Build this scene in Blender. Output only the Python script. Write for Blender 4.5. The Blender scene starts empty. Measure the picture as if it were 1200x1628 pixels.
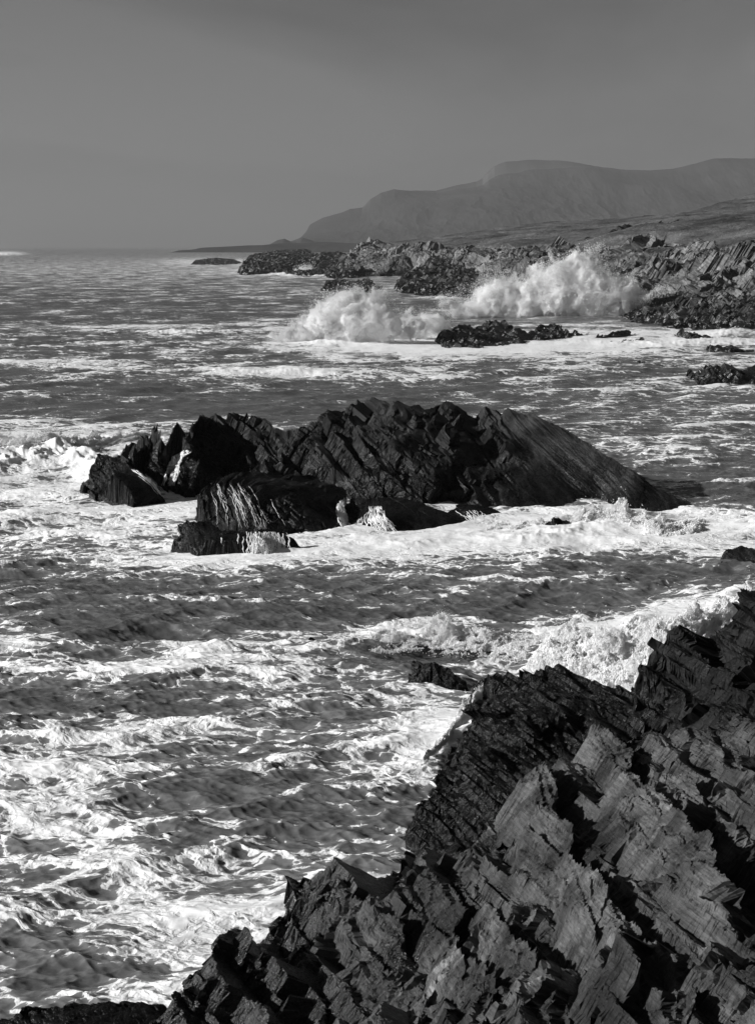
import bpy, math, random, time
import numpy as np
from mathutils import Vector, Matrix
T00 = time.time()
random.seed(7)
F = np.float32
scene = bpy.context.scene
col = scene.collection

# ------------------------------------------------------------------ camera
CAM_H = 12.0
PITCH = math.radians(10.55)
TV = 0.36                      # tangent of half the vertical field of view
cd = bpy.data.cameras.new("camera")
cam = bpy.data.objects.new("camera", cd)
col.objects.link(cam)
cam.location = (0, 0, CAM_H)
cam.rotation_euler = (math.radians(90) - PITCH, 0, 0)
cd.sensor_fit = 'VERTICAL'
cd.angle_y = 2 * math.atan(TV)
cd.clip_start = 0.2
cd.clip_end = 90000
scene.camera = cam

# ------------------------------------------------------------------ world and sun
SUN_EL = math.radians(21.5)
SUN_AZ = math.radians(-104)       # clockwise from +Y (the view direction)
sun_dir = Vector((math.sin(SUN_AZ) * math.cos(SUN_EL), math.cos(SUN_AZ) * math.cos(SUN_EL), math.sin(SUN_EL)))
w = bpy.data.worlds.new("World")
scene.world = w
w.use_nodes = True
nt = w.node_tree
nt.nodes.clear()
def N(t, nt_=None, **kw):
    n = (nt_ or nt).nodes.new(t)
    for k, v in kw.items():
        setattr(n, k, v)
    return n
out = N('ShaderNodeOutputWorld'); bg = N('ShaderNodeBackground')
sky = N('ShaderNodeTexSky', sky_type='NISHITA', sun_disc=False)
sky.sun_elevation = SUN_EL; sky.sun_rotation = SUN_AZ
sky.altitude = 0; sky.air_density = 1.0; sky.dust_density = 2.5; sky.ozone_density = 1.0
sep = N('ShaderNodeSeparateColor')
nt.links.new(sky.outputs[0], sep.inputs[0])       # black-and-white film behind a red filter
# thin high cloud
tc = N('ShaderNodeTexCoord'); mp = N('ShaderNodeMapping'); mp.inputs['Scale'].default_value = (1.2, 1.2, 5.0); mp.inputs['Rotation'].default_value = (0.05, 0.12, 0)
cn = N('ShaderNodeTexNoise'); cn.inputs['Scale'].default_value = 1.5; cn.inputs['Detail'].default_value = 6; cn.inputs['Distortion'].default_value = 0.6
nt.links.new(tc.outputs['Generated'], mp.inputs[0]); nt.links.new(mp.outputs[0], cn.inputs[0])
cr = N('ShaderNodeMapRange'); cr.inputs[1].default_value = 0.40; cr.inputs[2].default_value = 0.62
cr.inputs[3].default_value = 0.45; cr.inputs[4].default_value = 1.9
nt.links.new(cn.outputs[0], cr.inputs[0])
pw = N('ShaderNodeMath', operation='POWER'); pw.inputs[1].default_value = 0.75
nt.links.new(sep.outputs[0], pw.inputs[0])
ml = N('ShaderNodeMath', operation='MULTIPLY'); nt.links.new(pw.outputs[0], ml.inputs[0]); nt.links.new(cr.outputs[0], ml.inputs[1])
m2 = N('ShaderNodeMath', operation='MULTIPLY'); nt.links.new(ml.outputs[0], m2.inputs[0])
sz = N('ShaderNodeSeparateXYZ'); nt.links.new(tc.outputs['Generated'], sz.inputs[0])
hg = N('ShaderNodeMapRange'); nt.links.new(sz.outputs[2], hg.inputs[0])       # paler towards the horizon
for i, v in enumerate((0.0, 0.30, 0.80, 0.30)): hg.inputs[1 + i].default_value = v
nt.links.new(hg.outputs[0], m2.inputs[1])
nt.links.new(m2.outputs[0], bg.inputs[0]); bg.inputs[1].default_value = 0.05
nt.links.new(bg.outputs[0], out.inputs[0])

sd_ = bpy.data.lights.new("sun", 'SUN'); sd_.energy = 5.0; sd_.angle = math.radians(0.6); sd_.color = (1, 1, 1)
sun = bpy.data.objects.new("sun", sd_); col.objects.link(sun)
sun.rotation_euler = sun_dir.to_track_quat('Z', 'Y').to_euler()
sun.location = (-60, -10, 60)

scene.view_settings.view_transform = 'Standard'; scene.view_settings.look = 'None'
scene.view_settings.exposure = 0.6; scene.view_settings.gamma = 1
scene.render.engine = 'CYCLES'
cy = scene.cycles
cy.use_denoising = True
cy.max_bounces = 22; cy.volume_bounces = 20; cy.diffuse_bounces = 6; cy.glossy_bounces = 3
cy.transparent_max_bounces = 16
cy.volume_max_steps = 256

# ------------------------------------------------------------------ the view as a chart of the ground
SA, CA = math.sin(PITCH), math.cos(PITCH)
K = TV / 814.0
def tan_down(py):
    yv = (814 - np.asarray(py, float)) * K
    return (SA - yv * CA) / (CA + yv * SA)
def W(px, py, z=None, d=None):
    """the point seen at (px,py) of the photograph, at height z or at ground distance d along the view"""
    t = tan_down(py)
    if d is None: d = (CAM_H - z) / t
    else: z = CAM_H - d * t
    yv = (814 - py) * K
    return np.array([(px - 600) * K / (CA + yv * SA) * d, d, z])
def to_px(x, y, z=0.0):
    h = z - CAM_H
    zc = y * CA - h * SA
    yc = y * SA + h * CA
    return 600 + x / zc / K, 814 - yc / zc / K

# ------------------------------------------------------------------ noise
def _h(*ints, seed=0):
    h = np.full(np.broadcast(*ints).shape if len(ints) > 1 else ints[0].shape, (seed * 2654435761 + 12345) & 0xffffffff, np.uint32)
    for i, v in enumerate(ints):
        v = np.asarray(v).astype(np.int64).astype(np.uint32)
        h = (h ^ (v * np.uint32([0x9E3779B1, 0x85EBCA77, 0xC2B2AE3D][i % 3])))
        h = h ^ (h >> np.uint32(15)); h = h * np.uint32(0x2C1B3C6D)
        h = h ^ (h >> np.uint32(12)); h = h * np.uint32(0x297A2D39)
        h = h ^ (h >> np.uint32(15))
    return h
def rnd(*ints, seed=0):
    return (_h(*ints, seed=seed) >> np.uint32(8)).astype(F) * F(1 / 16777216.0)
_rs = np.random.RandomState(5)
_P = _rs.permutation(1024).astype(np.int32)
_A = _rs.rand(1024) * 2 * np.pi
_G2 = np.stack([np.cos(_A), np.sin(_A)]).astype(F)
_g = _rs.normal(size=(3, 1024)); _G3 = (_g / np.sqrt((_g ** 2).sum(0))).astype(F)
def per2(x, y, seed=0):
    x = np.asarray(x, F) + F(seed * 17.31); y = np.asarray(y, F) + F(seed * 9.73)
    xi = np.floor(x).astype(np.int32); yi = np.floor(y).astype(np.int32)
    xf = x - xi; yf = y - yi
    u = xf * xf * xf * (xf * (xf * 6 - 15) + 10); v = yf * yf * yf * (yf * (yf * 6 - 15) + 10)
    def g(i, j):
        k = _P[(_P[(xi + i) & 1023] + yi + j) & 1023]
        return _G2[0][k] * (xf - i) + _G2[1][k] * (yf - j)
    a = g(0, 0); b = g(1, 0); c = g(0, 1); d = g(1, 1)
    return ((a + (b - a) * u) * (1 - v) + (c + (d - c) * u) * v) * F(1.5)
def per3(x, y, z, seed=0):
    x = np.asarray(x, F) + F(seed * 17.31); y = np.asarray(y, F) + F(seed * 9.73); z = np.asarray(z, F) + F(seed * 5.17)
    xi = np.floor(x).astype(np.int32); yi = np.floor(y).astype(np.int32); zi = np.floor(z).astype(np.int32)
    xf = x - xi; yf = y - yi; zf = z - zi
    fd = lambda t: t * t * t * (t * (t * 6 - 15) + 10)
    u, v, q = fd(xf), fd(yf), fd(zf)
    def g(i, j, k):
        m = _P[(_P[(_P[(xi + i) & 1023] + yi + j) & 1023] + zi + k) & 1023]
        return _G3[0][m] * (xf - i) + _G3[1][m] * (yf - j) + _G3[2][m] * (zf - k)
    l = lambda a, b, t: a + (b - a) * t
    return l(l(l(g(0,0,0), g(1,0,0), u), l(g(0,1,0), g(1,1,0), u), v), l(l(g(0,0,1), g(1,0,1), u), l(g(0,1,1), g(1,1,1), u), v), q) * F(1.5)
def fbm2(x, y, o=4, seed=0, gain=0.5):
    s = 0; a = 1.0
    for i in range(o):
        s = s + a * per2(x * 2 ** i, y * 2 ** i, seed + i); a *= gain
    return s
def fbm3(x, y, z, o=4, seed=0, gain=0.5):
    s = 0; a = 1.0
    for i in range(o):
        s = s + a * per3(x * 2 ** i, y * 2 ** i, z * 2 ** i, seed + i); a *= gain
    return s
def sst(a, b, x):
    t = np.clip((x - a) / (b - a), 0, 1); return t * t * (3 - 2 * t)

# ------------------------------------------------------------------ mesh helpers
def mk_mesh(name, V, faces, mat=None, smooth=False, attrs=None, parent=None):
    me = bpy.data.meshes.new(name)
    V = np.ascontiguousarray(V, F); faces = np.ascontiguousarray(faces, np.int32)
    n = faces.shape[1]
    me.vertices.add(len(V)); me.vertices.foreach_set('co', V.ravel())
    me.loops.add(faces.size); me.loops.foreach_set('vertex_index', faces.ravel())
    me.polygons.add(len(faces)); me.polygons.foreach_set('loop_start', np.arange(0, faces.size, n, dtype=np.int32))
    me.polygons.foreach_set('use_smooth', np.full(len(faces), smooth, bool))
    for k, a in (attrs or {}).items():
        at = me.attributes.new(k, 'FLOAT', 'POINT'); at.data.foreach_set('value', np.ascontiguousarray(a, F))
    me.update(calc_edges=True)
    if mat: me.materials.append(mat)
    o = bpy.data.objects.new(name, me); col.objects.link(o)
    if parent: o.parent = parent
    return o
def grid_faces(nr, nc, keep=None):
    i = np.arange(nr * nc, dtype=np.int32).reshape(nr, nc)
    f = np.stack([i[:-1, :-1], i[:-1, 1:], i[1:, 1:], i[1:, :-1]], -1).reshape(-1, 4)
    if keep is not None:
        k = keep.reshape(nr, nc)
        kk = (k[:-1, :-1] | k[:-1, 1:] | k[1:, 1:] | k[1:, :-1]).reshape(-1)
        f = f[kk]
    return f
def compact(V, f, attrs=None):
    u = np.unique(f); m = np.full(len(V), -1, np.int32); m[u] = np.arange(len(u), dtype=np.int32)
    return V[u], m[f], {k: a[u] for k, a in (attrs or {}).items()}
def tag(o, label=None, cat=None, group=None, kind=None):
    if label: o['label'] = label
    if cat: o['category'] = cat
    if group: o['group'] = group
    if kind: o['kind'] = kind
    return o

# ------------------------------------------------------------------ materials
def mat_new(name):
    m = bpy.data.materials.new(name); m.use_nodes = True; m.node_tree.nodes.clear()
    return m, m.node_tree
def mapr(nt_, src, a, b, c, d, smooth=False):
    n = N('ShaderNodeMapRange', nt_)
    if smooth: n.interpolation_type = 'SMOOTHSTEP'
    for i, v in enumerate((a, b, c, d)): n.inputs[1 + i].default_value = v
    nt_.links.new(src, n.inputs[0]); return n.outputs[0]
def mth(nt_, op, a, b=None, clamp=False):
    n = N('ShaderNodeMath', nt_, operation=op); n.use_clamp = clamp
    for i, s in enumerate((a, b)):
        if s is None: continue
        if isinstance(s, (int, float)): n.inputs[i].default_value = s
        else: nt_.links.new(s, n.inputs[i])
    return n.outputs[0]
def noise(nt_, vec, scale, detail=4, rough=0.5, dist=0.0):
    n = N('ShaderNodeTexNoise', nt_); n.inputs['Scale'].default_value = scale; n.inputs['Detail'].default_value = detail
    n.inputs['Roughness'].default_value = rough; n.inputs['Distortion'].default_value = dist
    if vec is not None: nt_.links.new(vec, n.inputs['Vector'])
    return n.outputs[0]
def lerp(nt_, f, a, b):
    return mth(nt_, 'ADD', mth(nt_, 'MULTIPLY', mth(nt_, 'SUBTRACT', 1.0, f), a), mth(nt_, 'MULTIPLY', f, b))

def frame_from(D, Nn):
    D = Vector(D).normalized(); Nn = Vector(Nn); Nn = (Nn - D * Nn.dot(D)).normalized(); U = D.cross(Nn).normalized()
    return np.array(U), np.array(D), np.array(Nn)      # strike, up-dip, bedding normal

FR_NEAR = frame_from((-0.78, -0.27, 0.56), (0.53, 0.18, 0.83))
def rock_mat(name, fr, dry, wet, scale=1.0, wet_z=1.0, spec=0.5, bump=0.03, grass=False, light_patch=0.0, vary=(.4, 1.6)):
    m, t = mat_new(name)
    o = N('ShaderNodeOutputMaterial', t); p = N('ShaderNodeBsdfPrincipled', t)
    g = N('ShaderNodeNewGeometry', t); pos = g.outputs['Position']
    U, D, Nn = fr
    def dot(v):
        n = N('ShaderNodeVectorMath', t, operation='DOT_PRODUCT'); n.inputs[1].default_value = tuple(v); t.links.new(pos, n.inputs[0]); return n.outputs['Value']
    cb = N('ShaderNodeCombineXYZ', t)
    t.links.new(mth(t, 'MULTIPLY', dot(U), 0.9 * scale), cb.inputs[0])
    t.links.new(mth(t, 'MULTIPLY', dot(D), 0.9 * scale), cb.inputs[1])
    t.links.new(mth(t, 'MULTIPLY', dot(Nn), 9.0 * scale), cb.inputs[2])
    s1 = noise(t, cb.outputs[0], 1.6, 7, 0.62, 0.35)       # bedding streaks
    s2 = noise(t, pos, 0.55 * scale, 5, 0.55)                 # large patches
    s3 = noise(t, pos, 14.0 * scale, 5, 0.7)                  # grain
    s4 = noise(t, cb.outputs[0], 7.0, 4, 0.7)
    a = mapr(t, s1, 0.30, 0.70, 0.25, 1.25)
    b = mapr(t, s2, 0.38, 0.62, vary[0], vary[1])
    c = mapr(t, s3, 0.3, 0.7, 0.6, 1.35)
    e = mapr(t, s4, 0.3, 0.7, 0.65, 1.3)
    alb = mth(t, 'MULTIPLY', mth(t, 'MULTIPLY', mth(t, 'MULTIPLY', a, b), mth(t, 'MULTIPLY', c, e)), dry)
    if light_patch:
        lp = mapr(t, noise(t, pos, 0.35 * scale, 3, 0.6, 0.5), 0.60, 0.68, 1.0, 1.0 + light_patch, True)
        alb = mth(t, 'MULTIPLY', alb, lp)
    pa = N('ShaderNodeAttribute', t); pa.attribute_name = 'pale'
    alb = mth(t, 'MULTIPLY', alb, mapr(t, pa.outputs['Fac'], 0, 1, 1.0, 1.3))  # slab faces painted lighter in the albedo, as if sunlit
    # pale lichen / quartz specks
    sp = mapr(t, noise(t, pos, 5.5 * scale, 3, 0.8, 0.4), 0.66, 0.72, 0.0, 1.0)
    # wet zone by height above the water; on the outcrop it also paints shade
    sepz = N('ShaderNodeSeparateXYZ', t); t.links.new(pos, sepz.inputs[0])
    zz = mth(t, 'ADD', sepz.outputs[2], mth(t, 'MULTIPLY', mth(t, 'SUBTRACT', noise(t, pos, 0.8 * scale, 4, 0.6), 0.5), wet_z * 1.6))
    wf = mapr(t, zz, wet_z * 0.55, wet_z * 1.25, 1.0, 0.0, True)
    alb = lerp(t, mth(t, 'MULTIPLY', sp, 0.35), alb, mth(t, 'MULTIPLY', alb, 2.2))
    if grass:
        at = N('ShaderNodeAttribute', t); at.attribute_name = 'grass'
        gn = noise(t, pos, 0.035, 9, 0.72); gn2 = noise(t, pos, 0.9, 4, 0.7)
        ga = mth(t, 'MULTIPLY', mapr(t, gn, 0.38, 0.62, 0.03, 0.16), mapr(t, gn2, 0.3, 0.7, 0.6, 1.4))
        gf = mapr(t, mth(t, 'ADD', at.outputs['Fac'], mth(t, 'MULTIPLY', mth(t, 'SUBTRACT', noise(t, pos, 0.05, 6, 0.7), 0.5), 2.2)), 0.42, 0.58, 0.0, 1.0)
        alb = lerp(t, gf, alb, ga)
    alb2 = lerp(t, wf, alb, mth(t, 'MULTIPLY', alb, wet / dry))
    cmb = N('ShaderNodeCombineColor', t)
    for i in range(3): t.links.new(alb2, cmb.inputs[i])
    t.links.new(cmb.outputs[0], p.inputs['Base Color'])
    t.links.new(lerp(t, wf, mapr(t, s3, 0.35, 0.65, 0.34, 0.8), mapr(t, s3, 0.35, 0.65, 0.16, 0.42)), p.inputs['Roughness'])
    t.links.new(lerp(t, wf, min(0.4, spec * .9), spec), p.inputs['Specular IOR Level'])
    hgt = mth(t, 'ADD', mth(t, 'ADD', mth(t, 'MULTIPLY', s1, 1.0), mth(t, 'MULTIPLY', s4, 0.45)), mth(t, 'MULTIPLY', s3, 0.35))
    bp = N('ShaderNodeBump', t); bp.inputs['Strength'].default_value = 1.0; bp.inputs['Distance'].default_value = bump
    t.links.new(hgt, bp.inputs['Height']); t.links.new(bp.outputs[0], p.inputs['Normal'])
    t.links.new(p.outputs[0], o.inputs[0])
    return m

# ------------------------------------------------------------------ rock builder
def rbf(P, Zv, X, Y):
    P = np.asarray(P, np.float64); n = len(P)
    A = np.sqrt(((P[:, None] - P[None]) ** 2).sum(-1) + 1e-4)
    M = np.zeros((n + 3, n + 3)); M[:n, :n] = A - 1e-3 * np.eye(n); M[:n, n] = 1; M[:n, n + 1:] = P; M[n, :n] = 1; M[n + 1:, :n] = P.T
    c = np.linalg.lstsq(M, np.concatenate([Zv, [0, 0, 0]]), rcond=None)[0].astype(F)
    r = c[n] + c[n + 1] * X + c[n + 2] * Y
    for i in range(n):
        r = r + c[i] * np.sqrt((X - F(P[i, 0])) ** 2 + (Y - F(P[i, 1])) ** 2 + F(1e-4))
    return r
def poly_sd(P, Z, X, Y):
    """signed distance to a polygon (positive outside) and the height of the nearest rim point"""
    best = np.full(X.shape, 1e18, F); zb = np.zeros(X.shape, F); ins = np.zeros(X.shape, bool)
    n = len(P)
    for i in range(n):
        ax, ay = P[i]; bx, by = P[(i + 1) % n]; ex, ey = bx - ax, by - ay
        L = ex * ex + ey * ey + 1e-9
        t = np.clip(((X - ax) * ex + (Y - ay) * ey) / L, 0, 1)
        dd = (X - ax - t * ex) ** 2 + (Y - ay - t * ey) ** 2
        m = dd < best
        best = np.where(m, dd, best); zb = np.where(m, Z[i] + t * (Z[(i + 1) % n] - Z[i]), zb)
        c = ((ay > Y) != (by > Y)) & (X < (bx - ax) * (Y - ay) / (by - ay + 1e-12) + ax)
        ins ^= c
    s = np.sqrt(best); return np.where(ins, -s, s).astype(F), zb.astype(F)
def strata(u, w_, t, L, seed, skew=0.3):
    """broken beds: one random value per bed segment, with a slight tilt inside each"""
    ww = w_ / t + F(0.55) * per2(w_ / t * 0.7, u / L * 0.25, seed) + F(0.35) * per2(u / L * 0.8, w_ / t * 0.1, seed + 1)
    k = np.floor(ww); f = ww - k
    hk = rnd(k, seed=seed)
    uo = u / L * (0.6 + 0.9 * hk) + hk * 37.0 + skew * f * (hk - 0.5)+ F(0.25) * per2(w_ / t * 1.3, u / L * 1.7, seed + 3)
    j = np.floor(uo); g = uo - j
    r = rnd(k, j, seed=seed + 5); r2 = rnd(k, j, seed=seed + 9)
    return r + (r2 - 0.5) * 0.8 * (g - 0.5) + (f - 0.5) * 0.35 * (rnd(k, j, seed=seed + 13) - 0.3)
def fins(u, w_, t, L, seed):
    """saw-toothed fins of bedded rock: a broad joint face towards the viewer's side, a short hidden back"""
    ww = w_ / t + F(0.5) * per2(w_ / t * 0.6, u / L * 0.3, seed)
    k = np.floor(ww); f = ww - k
    uo = u / L + rnd(k, seed=seed) * 1.0 + F(0.22) * per2(w_ / t * 0.9, u / L * 1.3, seed + 2) + (rnd(k, seed=seed + 1) - .5) * .5 * f
    j = np.floor(uo); g = uo - j
    r = rnd(k, j, seed=seed + 4); r2 = rnd(k, j, seed=seed + 5)
    b0 = 0.12 + 0.25 * r2
    h = np.where(g < b0, g / b0, 1 - (g - b0) / (1 - b0))
    h = np.minimum(h, 0.75 + .25 * r2) 
    return h * (0.35 + 0.65 * r) - 0.35 + (rnd(k, j, seed=seed + 8) - .5) * 0.5 - (f - .5) * .3 * r2
def joints(u, v, Lu, Lv, seed):
    """rock cut by two sets of joints into long blocks, each standing a little higher or lower"""
    a = u / Lu + F(0.75) * per2(u / Lu * .45, v / Lv * .45, seed) + F(0.16) * per2(u / Lu * 2, v / Lv * 2, seed + 1)
    i = np.floor(a); fa = a - i
    b = v / Lv * (0.6 + 0.8 * rnd(i, seed=seed)) + 17 * rnd(i, seed=seed + 1) + F(0.45) * per2(u / Lu * .8, v / Lv * .6, seed + 2) + .8 * (rnd(i, seed=seed + 6) - .5) * fa
    j = np.floor(b); fb = b - j
    r = rnd(i, j, seed=seed + 3)
    return r - .5 + (rnd(i, j, seed=seed + 4) - .5) * .5 * (fa - .5) + (rnd(i, j, seed=seed + 5) - .5) * .6 * (fb - .5)
def terrace(w_, t, riser, seed):
    """pull the surface on to bedding planes: flat treads, steep risers"""
    x = w_ / t; x = x + F(0.28) * np.sin(x * 1.9 + seed) 
    k = np.floor(x); f = x - k
    q = k + sst(1 - riser, 1, f)
    x2 = q - F(0.28) * np.sin(w_ / t * 1.9 + seed)
    return (x2 * t).astype(F)
def blocks(u, v, w_, size, seed):
    """blocky joint cells in three directions (for the far boulder-strewn shore)"""
    a = u / size + F(0.5) * per3(u / size * .6, v / size * .6, w_ / size * .6, seed)
    b = v / size + F(0.5) * per3(u / size * .6, v / size * .6, w_ / size * .6, seed + 1)
    i = np.floor(a); j = np.floor(b + 0.5 * rnd(i, seed=seed)); fa = a - i - .5; fb = b - np.floor(b) - .5
    r = rnd(i, j, seed=seed + 2)
    return r + (rnd(i, j, seed=seed + 3) - .5) * fa * 1.4 + (rnd(i, j, seed=seed + 4) - .5) * fb * 1.4

FR_MAIN = frame_from((-0.64, 0.58, 0.50), (0.38, -0.34, 0.86))

def rock(name, outline, interior, mat, fr=FR_MAIN, res=(0.05, 0.05), k=2.5, layers=((1.2, 3.0, 0.9), (0.35, 1.3, 0.3), (0.1, 0.5, 0.08)),
         face=((0.5, 1.2, 0.25), (0.14, 0.5, 0.08)), rough=0.12, seed=1, margin=1.5, zcut=-0.6, roll=0.0, smooth=False, blk=(), attr=None, geo=1.0, dmax=None, dfun=None, fin=(), joint=(), terr=(), mask=0.0, calm=None, bigmask=0, swap=False, swell=(), slabs=()):
    """outline / interior points are (px, py, z) or (px, py, None, dist)"""
    O = np.array([W(p[0], p[1], p[2]) if len(p) == 3 else W(p[0], p[1], d=p[3]) for p in outline])
    I = np.array([W(p[0], p[1], p[2]) if len(p) == 3 else W(p[0], p[1], d=p[3]) for p in interior]).reshape(-1, 3)
    A = np.concatenate([O, I])
    y0, y1 = O[:, 1].min() - margin, O[:, 1].max() + margin
    x0, x1 = O[:, 0].min() - margin, O[:, 0].max() + margin
    if geo == 'log':       # near-to-far grading: finer where nearer, like every terrain mesh
        y0 = max(y0, 5.0)
        nr = int(math.log(y1 / y0) / res[1]); ys = y0 * (y1 / y0) ** (np.arange(nr) / (nr - 1))
        ta, tb = min((O[:, 0] / O[:, 1]).min(), (O[:, 0] / O[:, 1]).min()) - margin / y1, (O[:, 0] / O[:, 1]).max() + margin / y1
        if dmax: ta, tb = max(ta, dmax[0]), min(tb, dmax[1])
        nc = int((tb - ta) / res[0]); ts = np.linspace(ta, tb, nc)
        Y = np.repeat(ys[:, None], nc, 1); X = ts[None] * Y
    else:
        nr = int((y1 - y0) / res[1]); nc = int((x1 - x0) / res[0])
        X, Y = np.meshgrid(np.linspace(x0, x1, nc), np.linspace(y0, y1, nr))
    X = X.astype(F).ravel(); Y = Y.astype(F).ravel()
    ext = max(x1 - x0, y1 - y0)
    sdv, zr = poly_sd(O[:, :2], O[:, 2], X, Y)
    sel = sdv < margin
    zi = rbf(A[:, :2], A[:, 2], X, Y)
    b = np.where(sdv < 0, zi, zr - k * sdv)
    b = b - 0
    b = np.where(sel, b, -9.0).astype(F)
    # keep only what can show
    U, D, Nn = [v.astype(F) for v in fr]
    px_, py_, pz_ = X, Y, b
    wv = px_ * Nn[0] + py_ * Nn[1] + pz_ * Nn[2]
    uv = px_ * U[0] + py_ * U[1] + pz_ * U[2]
    wv = wv + roll * per2(uv * 0.12, wv * 0.12, seed + 50)
    vv = px_ * D[0] + py_ * D[1] + pz_ * D[2]
    at = attr(X, Y, b) if attr else {}
    ed = np.zeros_like(X); eu = np.zeros_like(X)
    wn_ = wv; cq = 1.0
    if calm: qx, qy = to_px(X, Y, b); cq = (1 - calm[2] * sst(calm[0], calm[1], qx)).astype(F)
    for i, (lu, lv, a) in enumerate(swell): wn_ = wn_ + a * fbm2(uv / lu, vv / lv, 3, seed + 180 + i) * cq
    for i, (lu, lv, a) in enumerate(joint): wn_ = wn_ + (joints(vv, uv, lv, lu, seed + 90 + 13 * i) if swap else joints(uv, vv, lu, lv, seed + 90 + 13 * i)) * a * (cq if i < 2 else 1)
    for i, (t, rs_) in enumerate(terr):
        keepf = (.45 + .55 * sst(-.3, .2, per2(uv / 3.1 + 5, vv / 2.2, seed + 129))).astype(F) if i == 0 else sst(-.25, .1, per2(uv / (t * 9), vv / (t * 12), seed + 130 + i)).astype(F)
        keepf = keepf * cq
        wn_ = wn_ + (terrace(wn_, t, rs_, seed + i) - wn_) * keepf
    en = (wn_ - wv).astype(F)
    if bigmask: en = en * (.25 + 1.0 * sst(-.35, .35, fbm2(X / bigmask, Y / bigmask, 3, seed + 160)))
    mk = 1.0; mk2 = 0.25 + 1.1 * sst(-.35, .5, fbm2(wv / .7 + 9, vv / 1.6, 3, seed + 150))
    if mask: mk = (1 - mask) + mask * sst(-.2, .35, fbm2(uv / 2.2, vv / 3.5, 3, seed + 140))
    for i, (t, L, a) in enumerate(layers): ed += (strata(uv, wv, t, L, seed + 11 * i) - 0.5) * a * mk
    for i, (t, L, a) in enumerate(fin): ed += fins(-uv if U[1] > 0 else uv, wv, t, L, seed + 40 + 11 * i) * a
    for i, (t, L, a) in enumerate(face): eu += (strata(vv, wv + en, t, L, seed + 70 + 11 * i) - 0.5) * a * mk2
    if rough:
        rg = rough * 1.2 * np.abs(fbm3(X / max(rough * 5, .2), Y / max(rough * 5, .2), b / max(rough * 5, .2), 5, seed + 8, 0.6)); ed -= rg; eu += rg * .7
        ed += rough * fbm3(X * 1.1 / max(rough * 8, .3), Y * 1.1 / max(rough * 8, .3), b * 1.1 / max(rough * 8, .3), 4, seed + 3, 0.55)
    for i, (s_, a) in enumerate(blk): 
        q = (blocks(uv, vv, wv, s_, seed + 31 * i) - 0.5) * a
        ed += q * .6; eu += q * .5
    if 'grass' in at:
        q = 1 - 0.93 * sst(0.35, 0.6, at['grass']); ed *= q; eu *= q; en = en * q
    if calm: ed = ed * (.35 + .65 * cq); eu = eu * (.3 + .7 * cq)
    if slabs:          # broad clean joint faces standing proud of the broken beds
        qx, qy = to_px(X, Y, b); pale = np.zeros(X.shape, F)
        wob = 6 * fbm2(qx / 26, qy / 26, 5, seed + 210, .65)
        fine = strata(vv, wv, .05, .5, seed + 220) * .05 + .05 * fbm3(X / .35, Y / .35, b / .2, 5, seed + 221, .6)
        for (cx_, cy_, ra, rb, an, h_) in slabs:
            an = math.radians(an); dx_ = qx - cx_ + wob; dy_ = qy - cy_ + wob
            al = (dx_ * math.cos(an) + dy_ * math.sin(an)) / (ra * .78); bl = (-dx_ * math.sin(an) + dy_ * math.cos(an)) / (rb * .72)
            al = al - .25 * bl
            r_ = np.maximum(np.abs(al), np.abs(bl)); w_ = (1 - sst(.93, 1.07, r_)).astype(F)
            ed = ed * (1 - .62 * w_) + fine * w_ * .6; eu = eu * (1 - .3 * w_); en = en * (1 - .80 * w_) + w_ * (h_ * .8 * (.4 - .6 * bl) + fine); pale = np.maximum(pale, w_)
        at['pale'] = pale.astype(F)  # sunlit look of the slab faces, put into the colour as a paler tone
    s = -1.0 if U[1] > 0 else 1.0
    if dfun is not None: pz_ = pz_ + dfun(X, Y, b, at)
    V = np.stack([px_ + D[0] * ed + s * U[0] * eu + Nn[0] * en, py_ + D[1] * ed + s * U[1] * eu + Nn[1] * en, pz_ + D[2] * ed + s * U[2] * eu + Nn[2] * en], -1)
    keep = (V[:, 2] > zcut) & sel
    f = grid_faces(nr, nc, keep)
    V2, f2, at2 = compact(V, f, at)
    o = mk_mesh(name, V2, f2, mat, smooth, at2)
    print('rock', name, len(V2), round(time.time() - T00, 1))
    return o

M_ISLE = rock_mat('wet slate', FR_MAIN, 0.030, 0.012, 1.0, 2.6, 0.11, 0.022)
M_NEAR = rock_mat('dry slate', FR_NEAR, 0.060, 0.012, 1.6, 2.4, 0.5, 0.03, light_patch=1.4, vary=(.10, 1.75))  # wet band carried above the real wetness to paint the shaded lower left black
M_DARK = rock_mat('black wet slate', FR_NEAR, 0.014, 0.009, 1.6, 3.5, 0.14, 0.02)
M_MID = rock_mat('shore slate', FR_MAIN, 0.055, 0.02, 0.35, 2.0, 0.5, 0.08)

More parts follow.
